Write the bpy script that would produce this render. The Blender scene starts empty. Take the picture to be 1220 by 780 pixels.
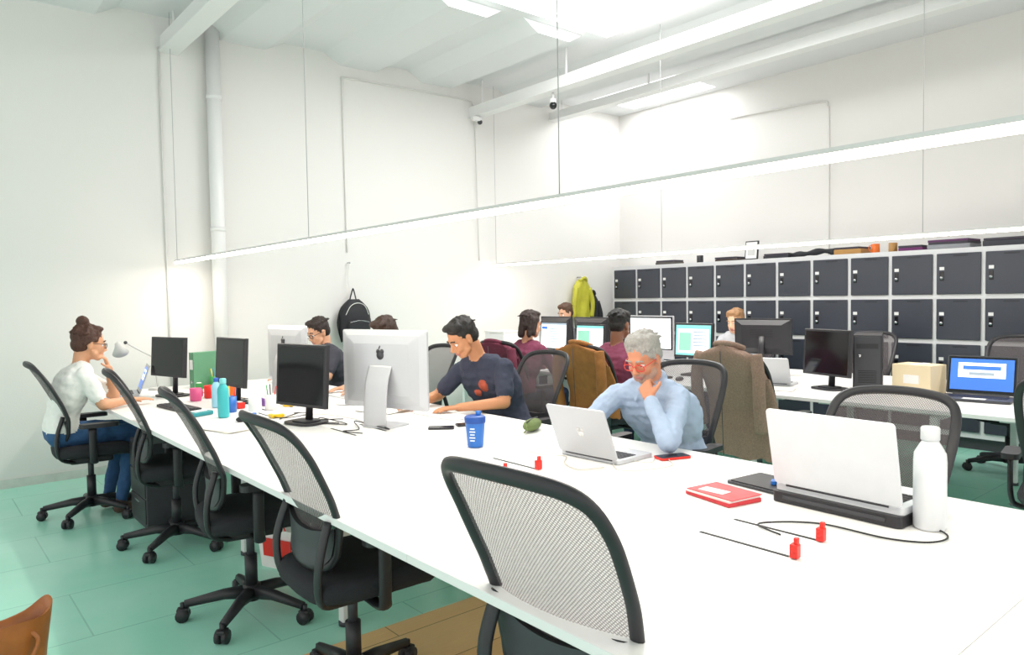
import bpy, bmesh, math, random
import numpy as np
from mathutils import Vector, Matrix, Euler, noise
random.seed(7); np.random.seed(7)
V=Vector
D=bpy.data
SC=bpy.context.scene
COL=SC.collection
# ------------------------------------------------------------------ materials
def lin(c):
    if isinstance(c,str):
        c=c.lstrip('#'); c=[int(c[i:i+2],16)/255 for i in (0,2,4)]
    return tuple((x/12.92 if x<=0.04045 else ((x+0.055)/1.055)**2.4) for x in c)+(1.0,)
_M={}
def mat(name,col,rough=0.5,metal=0.0,var=0.06,scale=12.0,bump=0.0,bscale=60.0,emit=0.0,spec=0.5,stretch=None):
    if name in _M: return _M[name]
    m=D.materials.new(name); m.use_nodes=True; nt=m.node_tree; n=nt.nodes; l=nt.links
    b=n['Principled BSDF']
    b.inputs['Roughness'].default_value=rough; b.inputs['Metallic'].default_value=metal
    b.inputs['Specular IOR Level'].default_value=spec
    tc=n.new('ShaderNodeTexCoord'); mp=n.new('ShaderNodeMapping')
    l.new(tc.outputs['Object'],mp.inputs['Vector'])
    if stretch: mp.inputs['Scale'].default_value=stretch
    nz=n.new('ShaderNodeTexNoise'); nz.inputs['Scale'].default_value=scale; nz.inputs['Detail'].default_value=4
    l.new(mp.outputs[0],nz.inputs['Vector'])
    mx=n.new('ShaderNodeMix'); mx.data_type='RGBA'
    c=lin(col)
    mx.inputs[6].default_value=tuple(max(0,x*(1-var)) for x in c[:3])+(1,)
    mx.inputs[7].default_value=tuple(min(1,x*(1+var)) for x in c[:3])+(1,)
    l.new(nz.outputs['Fac'],mx.inputs[0]); l.new(mx.outputs[2],b.inputs['Base Color'])
    if bump>0:
        n2=n.new('ShaderNodeTexNoise'); n2.inputs['Scale'].default_value=bscale; n2.inputs['Detail'].default_value=3
        l.new(mp.outputs[0],n2.inputs['Vector'])
        bp=n.new('ShaderNodeBump'); bp.inputs['Strength'].default_value=bump; bp.inputs['Distance'].default_value=0.01
        l.new(n2.outputs['Fac'],bp.inputs['Height']); l.new(bp.outputs[0],b.inputs['Normal'])
    if emit>0:
        b.inputs['Emission Color'].default_value=c; b.inputs['Emission Strength'].default_value=emit
    _M[name]=m; return m
WALL=mat('wall_paint_white','#e2e0dd',0.8,var=0.012,scale=2.5,bump=0.08,bscale=90)
CEIL=mat('ceiling_paint','#dfe0e1',0.85,var=0.012,scale=2)
WHITE=mat('white_laminate','#f1f0ef',0.35,var=0.008,scale=4)
WEDGE=mat('white_edge_band','#e2e0dc',0.5,var=0.02)
WMETAL=mat('white_powder_coat','#e6e6e5',0.4,var=0.01)
BLK=mat('black_plastic','#28272b',0.45,var=0.12)
DGR=mat('dark_grey_plastic','#3f3f44',0.5,var=0.1)
BLKF=mat('black_fabric','#26262b',0.9,var=0.25,scale=120,bump=0.3,bscale=300)
SLOT=mat('slot_rubber','#0e0e10',0.6)
CHROME=mat('brushed_steel','#c8c8cc',0.25,metal=0.9,var=0.05)
SILVER=mat('silver_aluminium','#c6c7cb',0.38,metal=0.3,var=0.02)
RED=mat('red_plastic','#e02a20',0.4,var=0.08)
GLSCR=mat('black_glass','#141418',0.12,var=0.05)
LED=mat('led_diffuser','#fff1dd',0.5,emit=9.0,var=0.0)
def scrmat(name,col,e=0.9): return mat(name,col,0.3,emit=e,var=0.0)
S_WHITE=scrmat('screen_white','#f2f8fc',0.75); S_BLUE=scrmat('screen_blue','#3b6fd0',0.6); S_TEAL=scrmat('screen_teal','#7fc8c4',0.5)
S_GREY=scrmat('screen_grey_text','#9aa7b4',0.4); S_GREEN=scrmat('screen_green','#8fcbb4',0.4)
# mesh fabric (woven, see-through)
def mesh_fabric():
    m=D.materials.new('woven_mesh_fabric'); m.use_nodes=True; nt=m.node_tree; n=nt.nodes; l=nt.links
    b=n['Principled BSDF']; b.inputs['Base Color'].default_value=lin('#5a5254'); b.inputs['Roughness'].default_value=0.7
    out=n['Material Output']; tr=n.new('ShaderNodeBsdfTransparent'); mx=n.new('ShaderNodeMixShader')
    tc=n.new('ShaderNodeTexCoord'); facs=[]
    for ang in (0.78,-0.78):
        mp=n.new('ShaderNodeMapping'); mp.inputs['Rotation'].default_value=(ang,0,0); l.new(tc.outputs['Object'],mp.inputs['Vector'])
        w=n.new('ShaderNodeTexWave'); w.bands_direction='Z'; w.inputs['Scale'].default_value=48; w.inputs['Distortion'].default_value=0
        l.new(mp.outputs[0],w.inputs['Vector']); facs.append(w)
    mm=n.new('ShaderNodeMath'); mm.operation='MAXIMUM'; l.new(facs[0].outputs['Fac'],mm.inputs[0]); l.new(facs[1].outputs['Fac'],mm.inputs[1])
    r=n.new('ShaderNodeMapRange'); r.inputs[1].default_value=0.2; r.inputs[2].default_value=1.0; r.inputs[3].default_value=0.42; r.inputs[4].default_value=0.8
    l.new(mm.outputs[0],r.inputs[0]); l.new(r.outputs[0],mx.inputs[0]); l.new(tr.outputs[0],mx.inputs[1]); l.new(b.outputs[0],mx.inputs[2]); l.new(mx.outputs[0],out.inputs['Surface'])
    return m
MESH=mesh_fabric()
def floor_green():
    m=D.materials.new('mint_painted_concrete'); m.use_nodes=True; nt=m.node_tree; n=nt.nodes; l=nt.links
    b=n['Principled BSDF']; tc=n.new('ShaderNodeTexCoord')
    br=n.new('ShaderNodeTexBrick'); br.offset=0.5; br.inputs['Scale'].default_value=1.0
    br.inputs['Brick Width'].default_value=1.2; br.inputs['Row Height'].default_value=0.6; br.inputs['Mortar Size'].default_value=0.004
    br.inputs['Color1'].default_value=lin('#abeed8'); br.inputs['Color2'].default_value=lin('#a4e9d2'); br.inputs['Mortar'].default_value=lin('#8fd2bd')
    l.new(tc.outputs['Object'],br.inputs['Vector'])
    nz=n.new('ShaderNodeTexNoise'); nz.inputs['Scale'].default_value=2.2; nz.inputs['Detail'].default_value=8; l.new(tc.outputs['Object'],nz.inputs['Vector'])
    mr=n.new('ShaderNodeMapRange'); mr.inputs[1].default_value=0.35; mr.inputs[2].default_value=0.7; mr.inputs[3].default_value=0; mr.inputs[4].default_value=0.45
    l.new(nz.outputs['Fac'],mr.inputs[0])
    mx=n.new('ShaderNodeMix'); mx.data_type='RGBA'; l.new(mr.outputs[0],mx.inputs[0]); l.new(br.outputs['Color'],mx.inputs[6]); mx.inputs[7].default_value=lin('#caf7e8')
    l.new(mx.outputs[2],b.inputs['Base Color']); b.inputs['Roughness'].default_value=0.25
    return m
def wood(name,c1,c2,pw=0.14):
    m=D.materials.new(name); m.use_nodes=True; nt=m.node_tree; n=nt.nodes; l=nt.links
    b=n['Principled BSDF']; tc=n.new('ShaderNodeTexCoord')
    br=n.new('ShaderNodeTexBrick'); br.inputs['Scale'].default_value=1; br.inputs['Brick Width'].default_value=1.6; br.inputs['Row Height'].default_value=pw; br.inputs['Mortar Size'].default_value=0.003
    br.inputs['Color1'].default_value=lin(c1); br.inputs['Color2'].default_value=lin(c2); br.inputs['Mortar'].default_value=lin('#b88c5c')
    l.new(tc.outputs['Object'],br.inputs['Vector'])
    nz=n.new('ShaderNodeTexNoise'); nz.inputs['Scale'].default_value=6; mp=n.new('ShaderNodeMapping'); mp.inputs['Scale'].default_value=(1,12,1)
    l.new(tc.outputs['Object'],mp.inputs[0]); l.new(mp.outputs[0],nz.inputs['Vector'])
    mx=n.new('ShaderNodeMix'); mx.data_type='RGBA'; mx.blend_type='MULTIPLY'; mx.inputs[0].default_value=0.12
    l.new(br.outputs['Color'],mx.inputs[6]); l.new(nz.outputs['Fac'],mx.inputs[7]); l.new(mx.outputs[2],b.inputs['Base Color']); b.inputs['Roughness'].default_value=0.4
    return m
FLOORG=floor_green(); FLOORW=wood('wood_floorboards','#ffd79a','#ffcf8c',.3)
# ------------------------------------------------------------------ mesh builder
def catmull(P,n=6,closed=False):
    P=[V(p) for p in P]; N=len(P); out=[]
    rng=range(N if closed else N-1)
    for i in rng:
        if closed: a,b,c,d=P[(i-1)%N],P[i],P[(i+1)%N],P[(i+2)%N]
        else: a,b,c,d=P[max(i-1,0)],P[i],P[i+1],P[min(i+2,N-1)]
        for k in range(n):
            t=k/n; out.append(0.5*((2*b)+(c-a)*t+(2*a-5*b+4*c-d)*t*t+(3*b-a-3*c+d)*t**3))
    if not closed: out.append(P[-1].copy())
    return out
class MB:
    def __init__(s): s.v=[];s.f=[];s.m=[];s.s=[];s.mats=[]
    def mi(s,m):
        if m not in s.mats: s.mats.append(m)
        return s.mats.index(m)
    def add(s,vs,fs,m,smooth=False,T=None):
        o=len(s.v); k=s.mi(m)
        for p in vs: s.v.append(tuple(T@V(p)) if T else tuple(p))
        for f in fs: s.f.append([i+o for i in f]); s.m.append(k); s.s.append(smooth)
    def box(s,c,size,m,rot=(0,0,0),bev=0.0,seg=2):
        bm=bmesh.new(); bmesh.ops.create_cube(bm,size=1)
        for v in bm.verts: v.co=V((v.co.x*size[0],v.co.y*size[1],v.co.z*size[2]))
        if bev>0: bmesh.ops.bevel(bm,geom=list(bm.edges),offset=min(bev,min(size)*0.49),segments=seg,affect='EDGES',profile=0.5)
        T=Matrix.Translation(V(c))@Euler(rot).to_matrix().to_4x4()
        bm.verts.index_update(); s.add([v.co.copy() for v in bm.verts],[[v.index for v in f.verts] for f in bm.faces],m,False,T); bm.free()
    def slab(s,cx,cy,w,d,r,z0,z1,m,T=None,smooth=False,n=5,taper=1.0):
        pts=[]
        for qx,qy,a0 in ((1,1,0),(-1,1,90),(-1,-1,180),(1,-1,270)):
            for k in range(n+1):
                a=math.radians(a0+90*k/n); pts.append((qx*(w/2-r)+r*math.cos(a),qy*(d/2-r)+r*math.sin(a)))
        N=len(pts); vs=[(cx+x,cy+y,z0) for x,y in pts]+[(cx+x*taper,cy+y*taper,z1) for x,y in pts]
        fs=[list(range(N))[::-1],list(range(N,2*N))]+[[i,(i+1)%N,(i+1)%N+N,i+N] for i in range(N)]
        s.add(vs,fs,m,smooth,T)
    def tube(s,path,r,m,n=8,closed=False,ry=None,up=None,smooth=True):
        P=[V(p) for p in path]; N=len(P); R=r if isinstance(r,(list,tuple)) else [r]*N
        vs=[]; prev=None
        for i in range(N):
            if closed: t=(P[(i+1)%N]-P[(i-1)%N])
            else: t=P[min(i+1,N-1)]-P[max(i-1,0)]
            if t.length<1e-9: t=V((0,0,1))
            t.normalize()
            if up is not None: a=V(up)-t*V(up).dot(t)
            elif prev is None:
                a=t.orthogonal()
            else: a=prev-t*prev.dot(t)
            if a.length<1e-6: a=t.orthogonal()
            a.normalize(); prev=a; b=t.cross(a)
            rb=(ry if ry is not None else R[i])
            for k in range(n):
                an=2*math.pi*k/n; vs.append(P[i]+a*math.cos(an)*R[i]+b*math.sin(an)*rb)
        fs=[]
        for i in range(N if closed else N-1):
            j=(i+1)%N
            for k in range(n): fs.append([i*n+k,i*n+(k+1)%n,j*n+(k+1)%n,j*n+k])
        if not closed: fs.append(list(range(n))[::-1]); fs.append([(N-1)*n+k for k in range(n)])
        s.add(vs,fs,m,smooth)
    def cyl(s,p0,p1,r0,m,r1=None,n=20): s.tube([p0,p1],[r0,r0 if r1 is None else r1],m,n=n)
    def lathe(s,prof,m,o=(0,0,0),n=28,T=None):
        vs=[];fs=[]
        for r,z in prof:
            for k in range(n):
                a=2*math.pi*k/n; vs.append((o[0]+r*math.cos(a),o[1]+r*math.sin(a),o[2]+z))
        for i in range(len(prof)-1):
            for k in range(n): fs.append([i*n+k,i*n+(k+1)%n,(i+1)*n+(k+1)%n,(i+1)*n+k])
        s.add(vs,fs,m,True,T)
    def ball(s,c,rad,m,rot=(0,0,0),n=16):
        if not isinstance(rad,(tuple,list)): rad=(rad,)*3
        vs=[];fs=[];h=n//2
        for i in range(h+1):
            ph=math.pi*i/h
            for k in range(n):
                a=2*math.pi*k/n; vs.append((rad[0]*math.sin(ph)*math.cos(a),rad[1]*math.sin(ph)*math.sin(a),rad[2]*math.cos(ph)))
        for i in range(h):
            for k in range(n): fs.append([i*n+k,(i+1)*n+k,(i+1)*n+(k+1)%n,i*n+(k+1)%n])
        s.add(vs,fs,m,True,Matrix.Translation(V(c))@Euler(rot).to_matrix().to_4x4())
    def grid(s,rows,m,smooth=True,closed=False):
        R=len(rows);C=len(rows[0]); vs=[p for r in rows for p in r]; fs=[]
        for i in range(R-1):
            for k in range(C if closed else C-1): fs.append([i*C+k,i*C+(k+1)%C,(i+1)*C+(k+1)%C,(i+1)*C+k])
        s.add(vs,fs,m,smooth)
    def mesh(s,name):
        me=D.meshes.new(name); me.from_pydata([tuple(p) for p in s.v],[],s.f)
        for m in s.mats: me.materials.append(m)
        me.polygons.foreach_set('material_index',s.m); me.polygons.foreach_set('use_smooth',s.s); me.update(); return me
    def build(s,name,loc=(0,0,0),rz=0.0,rot=None):
        return place(s.mesh(name),name,loc,rz,rot)
def place(me,name,loc=(0,0,0),rz=0.0,rot=None,sc=None):
    o=D.objects.new(name,me); COL.objects.link(o); o.location=loc; o.rotation_euler=rot if rot else (0,0,rz)
    if sc: o.scale=sc
    return o
# ------------------------------------------------------------------ camera
CH=1.45; F=871.0
def vp(x,y): return V(((x-610),-(y-390),-F)).normalized()
Yc=vp(-121,366); Xc=vp(1650,338); Xc=(Xc-Yc*Xc.dot(Yc)).normalized(); Zc=Xc.cross(Yc)
cam=D.objects.new('camera',D.cameras.new('camera')); COL.objects.link(cam)
cam.data.sensor_width=36; cam.data.lens=F/1220*36; cam.data.clip_start=0.05
R=Matrix((Xc,Yc,Zc)); cam.matrix_world=Matrix.Translation((0,0,CH))@R.to_4x4(); SC.camera=cam
# ------------------------------------------------------------------ room
X0,X1,Y0,Y1,ZC=-3.2,7.9,-3.2,7.0,3.98
b=MB()
xs=[X0,1.05,2.9,X1]; ys=[Y0,2.82,Y1]
for i in range(3):
    for j in range(2):
        b.box(((xs[i]+xs[i+1])/2,(ys[j]+ys[j+1])/2,-0.05),(xs[i+1]-xs[i],ys[j+1]-ys[j],0.1),FLOORW if (i==1 and j==0) else FLOORG)
b.build('floor')
b=MB(); b.box(((X0+X1)/2,Y1+0.1,2.1),(X1-X0+0.4,0.2,4.4),WALL); b.build('wall_left')
b=MB(); b.box((X1+0.1,(Y0+Y1)/2,2.1),(0.2,Y1-Y0,4.4),WALL); b.build('wall_right')
BASE=mat('scuffed_skirting','#cfd2cc',0.7,var=0.25,scale=9)
b=MB(); b.box(((X0+X1)/2,Y1-0.006,0.035),(X1-X0,0.012,0.07),BASE); b.build('baseboard_left')
holes=[(3.35,5.42,2.9,4.95),(6.95,7.75,5.3,6.6)]
b=MB()
gx=sorted({X0,X1}|{h[0] for h in holes}|{h[1] for h in holes}); gy=sorted({Y0,Y1}|{h[2] for h in holes}|{h[3] for h in holes})
for i in range(len(gx)-1):
    for j in range(len(gy)-1):
        cx,cy=(gx[i]+gx[i+1])/2,(gy[j]+gy[j+1])/2
        if any(h[0]<cx<h[1] and h[2]<cy<h[3] for h in holes): continue
        b.box((cx,cy,ZC+0.06),(gx[i+1]-gx[i],gy[j+1]-gy[j],0.12),CEIL)
def rib(rx,w,y0,y1):
    vs=[(rx-w/2-.18,y0,ZC),(rx-w/2,y0,ZC-.10),(rx+w/2,y0,ZC-.10),(rx+w/2+.18,y0,ZC)]
    vs+=[(x,y1,z) for x,_,z in vs]
    b.add(vs,[[0,1,5,4],[1,2,6,5],[2,3,7,6],[0,3,2,1],[4,5,6,7]],CEIL)
for rx,w in ((-2.2,.5),(-1.1,.5),(0,.5),(1.1,.5),(2.6,.42),(6.15,.5)): rib(rx,w,Y0,Y1)
rib(3.8,.4,5.05,Y1); rib(4.8,.4,5.05,Y1)
b.build('ceiling')
for k,h in enumerate(holes):
    b=MB(); t=0.05; zc=ZC+0.12+0.15
    b.box(((h[0]+h[1])/2,h[2]-t/2,zc),(h[1]-h[0]+2*t,t,0.3),CEIL); b.box(((h[0]+h[1])/2,h[3]+t/2,zc),(h[1]-h[0]+2*t,t,0.3),CEIL)
    b.box((h[0]-t/2,(h[2]+h[3])/2,zc),(t,h[3]-h[2],0.3),CEIL); b.box((h[1]+t/2,(h[2]+h[3])/2,zc),(t,h[3]-h[2],0.3),CEIL)
    b.box(((h[0]+h[1])/2,(h[2]+h[3])/2,ZC+.07),(h[1]-h[0]-.01,h[3]-h[2]-.01,.01),mat('skylight_diffuser','#ffffff',.5,var=0,emit=2.2))
    b.build('window_%d'%(k+1))
for k,(bx,bz,w,hh) in enumerate(((1.92,3.74,.12,.14),(5.3,3.64,.10,.12),(6.6,3.78,.10,.1))):
    b=MB(); b.box((bx,(Y0+Y1)/2,bz),(w,Y1-Y0,hh),WMETAL); b.box((bx,(Y0+Y1)/2,bz-hh/2),(w*1.4,Y1-Y0,0.012),WMETAL)
    for yy in (-1,2,5.4,6.8): b.box((bx,yy,(bz+ZC)/2+.03),(0.015,0.015,ZC-bz-.02),WMETAL)
    b.build('trim_%d'%(k+1))
PIPE=mat('pipe_paint_grey','#cfcfcd',.5,var=.03); COND=mat('conduit_paint','#dedcd9',.7,var=.01)
WIRE=mat('suspension_wire','#a8a8a8',.4)
b=MB(); b.cyl((2.28,6.91,0.0),(2.28,6.91,ZC),0.062,WMETAL)
for z in (.9,2.1,3.3): b.cyl((2.28,6.91,z),(2.28,6.91,z+.04),0.068,WMETAL)
b.build('drain_pipe')
b=MB(); p=catmull([(3.62,6.985,1.95),(3.61,6.985,3.6),(3.62,6.985,3.72),(3.75,6.985,3.76),(5.1,6.985,3.78),(5.3,6.985,3.74),(5.33,6.985,3.5),(5.36,6.985,1.9)],6)
b.tube(p,0.008,COND,n=6); b.build('electrical_conduit')
b=MB(); b.tube([(1.86,6.985,.0),(1.84,6.985,3.7)],0.008,COND,n=6); b.build('electrical_conduit')
b=MB(); p=catmull([(7.885,3.95,1.85),(7.885,3.95,3.3),(7.885,3.97,3.5),(7.885,4.1,3.56),(7.885,5.2,3.6)],6)
b.tube(p,0.009,COND,n=6); b.build('electrical_conduit')
b=MB(); b.box((0,0,0.02),(0.05,0.05,0.05),WMETAL,bev=.006); b.ball((0,0,-0.03),0.04,GLSCR); b.cyl((0,0,.045),(0,0,.1),0.012,WMETAL,n=10); b.build('security_camera',(5.3,5.6,3.5-.03))
b=MB(); b.box((0,0,0),(0.12,.05,.05),WMETAL,bev=.006); b.ball((0.05,0,-0.03),0.03,DGR); b.build('ceiling_sensor',(5.25,6.85,3.54))
def pendant(x,z,y0,y1,wires):
    b=MB(); L=y1-y0
    b.box((0,L/2,-0.003),(0.036,L,0.014),PIPE); b.box((0,L/2,-0.020),(0.036,L-.01,0.020),LED)
    for wy in wires: b.cyl((0,wy-y0,0.0),(0,wy-y0,ZC-z-.005),0.0024,WIRE,n=5)
    b.build('pendant_light',(x,y0,z))
pendant(1.9,1.825,-0.7,6.88,(-.3,1.98,4.15,6.85))
pendant(5.55,1.86,-0.7,6.95,(.3,2.1,4.4,6.9))
# ------------------------------------------------------------------ lockers
LD=mat('locker_slate_door','#383c47',0.28,var=0.06,scale=3); LF=mat('locker_grey_frame','#d9dadc',0.5,var=0.02)
b=MB(); xf=7.42; ztop=1.84; ncol=18; y=6.70
b.box(((xf+7.88)/2+.01,(6.72-0.5)/2,0.11+(ztop-.11)/2),(7.88-xf-.0,6.72+.5,ztop-.11),LF)
b.box(((xf+7.88)/2+.03,(6.72-0.5)/2,0.055),(7.88-xf-.06,6.72+.48,.11),DGR)
for c in range(ncol):
    yc=y-0.2-0.4*c
    for r in range(4):
        zc=ztop-.03-.2-r*.418-.005
        b.box((xf+.0,yc,zc),(0.022,0.362,0.375),LD,bev=.004,seg=1)
        b.box((xf-.013,yc+.135,zc-.02),(0.008,0.035,0.085),GLSCR,bev=.003,seg=1)
        b.cyl((xf-.012,yc+.135,zc-.035),(xf-.03,yc+.135,zc-.035),0.013,CHROME,n=12)
        b.box((xf-.012,yc+.135,zc+.05),(0.004,0.04,0.03),WMETAL)
        for q in range(2): b.box((xf-.0115,yc-.02,zc+.165+q*.007-.003),(0.003,0.12,0.003),SLOT)
b.build('locker_cabinet')
# ------------------------------------------------------------------ benches
def bench(x0,x1,ys,slots,name='bench_desk'):
    b=MB(); xm=(x0+x1)/2
    for i in range(len(ys)-1):
        a,c=ys[i]+.001,ys[i+1]-.001
        for (p,q) in ((x0,xm-.001),(xm+.001,x1)):
            b.box(((p+q)/2,(a+c)/2,.7275),(q-p,c-a,.025),WHITE,bev=.0015,seg=1)
        if slots:
            yc=(a+c)/2+.03
            for sx in (-.09,.09): b.box((xm+sx,yc,.7404),(.010,.285,.003),SLOT)
        b.box((xm,(a+c)/2,.62),(.2,c-a-.3,.06),WMETAL)
    for yv in ys:
        yy=min(max(yv,ys[0]+.06),ys[-1]-.06)
        b.box((xm,yy,.69),(x1-x0-.3,.05,.05),WMETAL)
        for lx in (x0+.42,x1-.42) if slots else (x0+.1,x1-.1):
            b.box((lx,yy,.345),(.045,.045,.69),WMETAL,bev=.004,seg=1); b.cyl((lx,yy,0),(lx,yy,.02),.03,DGR)
    for lx in (x0+.42,x1-.42): b.box((lx,(ys[0]+ys[-1])/2,.695),(.03,ys[-1]-ys[0]-.1,.04),WMETAL)
    return b.build(name)
YS=[-.7+1.22*i for i in range(7)]
bench(1.06,2.75,YS,True); bench(4.70,6.40,YS,False)
# ------------------------------------------------------------------ office chair
OUT=[(1.066,0),(1.062,.10),(1.048,.175),(1.015,.215),(.95,.229),(.85,.226),(.75,.215),(.65,.196),(.59,.175),(.555,.135),(.54,0)]
def xb(z): return float(np.interp(z,[.5,.60,.70,.80,.94,1.07],[-.185,-.165,-.17,-.21,-.28,-.355]))
def bx_(y,z): return xb(z)+0.8*y*y
def hw(z):
    zz=[o[0] for o in OUT][::-1]; yy=[o[1] for o in OUT][::-1]; return float(np.interp(z,zz,yy))
def chair_mesh():
    b=MB()
    for k in range(5):
        a=math.radians(72*k+20); c,s_=math.cos(a),math.sin(a)
        b.tube([(0,0,.105),(.12*c,.12*s_,.105),(.29*c,.29*s_,.078)],[.036,.026,.018],BLK,n=8)
        px,py=.30*c,.30*s_
        b.cyl((px,py,.05),(px,py,.085),.011,BLK,n=8)
        for q in (-1,1):
            ox,oy=-s_*.016*q,c*.016*q
            b.cyl((px+ox*.4,py+oy*.4,.03),(px+ox*1.6,py+oy*1.6,.03),.03,BLK,n=14)
        b.box((px,py,.052),(.05,.04,.02),BLK,rot=(0,0,a),bev=.006)
    b.cyl((0,0,.07),(0,0,.14),.04,BLK); b.cyl((0,0,.14),(0,0,.28),.028,BLK); b.cyl((0,0,.28),(0,0,.40),.018,DGR)
    b.box((0,0,.405),(.26,.2,.05),BLK,bev=.015)
    b.tube([(.05,.10,.41),(.05,.25,.40)],.008,BLK); b.ball((.05,.26,.40),(.02,.03,.01),BLK)
    rows=[]
    for zz,sc in ((.43,.80),(.435,.93),(.455,.99),(.48,1.0),(.50,.97),(.512,.88),(.515,.6),(.512,.0)):
        row=[]
        for k in range(32):
            a=2*math.pi*k/32; ca,sa=math.cos(a),math.sin(a); e=.45
            x=.245*math.copysign(abs(ca)**e,ca)*sc; yv=.245*math.copysign(abs(sa)**e,sa)*sc*(1.0 if ca>-.2 else .94)
            dz=-.03*max(0,(x-.12)/.12)**2 + .012*abs(yv/.245)**2
            row.append((x+.02,yv,zz+dz))
        rows.append(row)
    b.grid(rows,BLKF,closed=True); b.add(rows[0],[list(range(32))],BLK)
    half=[(y,z) for z,y in OUT]
    loop=[(y,z) for y,z in half]+[(-y,z) for y,z in half[-2:0:-1]]
    pts=catmull([(0,y,z) for y,z in loop],5,closed=True)
    pts=[V((bx_(p.y,p.z),p.y,p.z)) for p in pts]
    b.tube(pts,.012,BLK,n=10,closed=True,ry=.018,up=(1,0,0))
    rows=[]
    for i in range(19):
        z=.64+(1.06-.64)*i/18; w=hw(z)-.004
        rows.append([(bx_(w*(k/6-1),z)+.002,w*(k/6-1),z) for k in range(13)])
    b.grid(rows,MESH)
    for dx in (-.014,.012):
        rows=[]
        for i in range(8):
            z=.545+(.665-.545)*i/7; w=hw(z)-.002
            rows.append([(bx_(w*(k/6-1),z)+dx,w*(k/6-1),z+(.03*(abs(k/6-1))**2 if i==7 else 0)) for k in range(13)])
        b.grid(rows,DGR)
    rows=[[(bx_(hw(.66)*(k/6-1),.66)+dx,hw(.66)*(k/6-1),.665+.03*(abs(k/6-1))**2) for k in range(13)] for dx in (-.016,.014)]
    b.grid(rows,BLK)
    for q in (-1,1):
        b.tube(catmull([(-.165,.18*q,.72),(-.205,.19*q,.58),(-.19,.16*q,.45),(-.10,.08*q,.395),(0,.04*q,.395)],5),.022,BLK,n=10,ry=.013,up=(0,1,0))
        b.tube(catmull([(.0,.10*q,.41),(.0,.24*q,.41),(-.01,.275*q,.46),(-.01,.278*q,.64)],5),.024,BLK,n=10,ry=.012,up=(1,0,0))
        b.slab(.03,.275*q,.23,.075,.03,.645,.672,BLK)
    return b.mesh('office_chair')
CM=chair_mesh()
def chair(x,y,rz,dz=0,sz=1.0,sy=1.0): return place(CM,'office_chair',(x,y,0),rz,sc=(1,sy,sz))
rad=math.radians
chair(1.27,1.20,rad(4),sz=1.025,sy=1.02); chair(1.23,2.40,rad(-2)); chair(1.21,3.36,rad(-10)); chair(1.23,4.62,rad(-10)); chair(.97,5.68,rad(-4))
chair(3.13,2.48,rad(188)); chair(2.62,1.20,rad(180)); chair(3.13,3.72,rad(180)); chair(3.1,4.95,rad(180)); chair(3.1,6.12,rad(180))
chair(4.32,5.05,rad(8)); chair(4.4,4.03,rad(0)); chair(4.47,2.72,rad(-4)); chair(4.14,.87,rad(10))
chair(6.75,1.9,rad(180)); chair(6.78,4.3,rad(180)); chair(6.62,6.5,rad(180)); chair(6.75,3.1,rad(180))
# ------------------------------------------------------------------ people
class Prims:
    def __init__(s): s.p=[]
    def cap(s,a,b_,r0,r1,tag): s.p.append(('c',V(a),V(b_),r0,r1,tag))
    def ell(s,c,rad_,Rm,tag): s.p.append(('e',V(c),rad_,Rm,None,tag))
    def mesh(s,name):
        vs=[];fs=[]
        n=14;h=5
        for p in s.p:
            o=len(vs)
            if p[0]=='c':
                _,a,b_,r0,r1,_t=p; d=b_-a; L=d.length
                d=d.normalized() if L>1e-6 else V((0,0,1)); u=d.orthogonal().normalized(); w=d.cross(u)
                rings=[(a,r0,-math.pi/2+math.pi/2*i/h) for i in range(h+1)]+[(b_,r1,math.pi/2*i/h) for i in range(h+1)]
            else:
                _,c,rd,Rm,_x,_t=p; rings=[(c,None,-math.pi/2+math.pi*i/10) for i in range(11)]
            for (c,r,ph) in rings:
                for k in range(n):
                    an=2*math.pi*k/n
                    if p[0]=='c':
                        q=c+d*math.sin(ph)*r+(u*math.cos(an)+w*math.sin(an))*math.cos(ph)*r
                    else:
                        q=c+Rm@V((rd[0]*math.cos(ph)*math.cos(an),rd[1]*math.cos(ph)*math.sin(an),rd[2]*math.sin(ph)))
                    vs.append(tuple(q))
            m=len(rings)
            for i in range(m-1):
                for k in range(n): fs.append([o+i*n+k,o+i*n+(k+1)%n,o+(i+1)*n+(k+1)%n,o+(i+1)*n+k])
            fs.append([o+k for k in range(n)][::-1]); fs.append([o+(m-1)*n+k for k in range(n)])
        me=D.meshes.new(name); me.from_pydata(vs,[],fs); return me
    def dist(s,C):
        out=np.zeros((len(s.p),len(C)))
        for i,p in enumerate(s.p):
            if p[0]=='c':
                a=np.array(p[1]);b_=np.array(p[2]);d=b_-a;L2=max(d@d,1e-9)
                t=np.clip(((C-a)@d)/L2,0,1); q=a+t[:,None]*d
                out[i]=np.linalg.norm(C-q,axis=1)-(p[3]+(p[4]-p[3])*t)
            else:
                Rm=np.array(p[3]); q=(C-np.array(p[1]))@Rm; rd=np.array(p[2])
                out[i]=(np.linalg.norm(q/rd,axis=1)-1)*rd.min()
        return out
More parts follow.
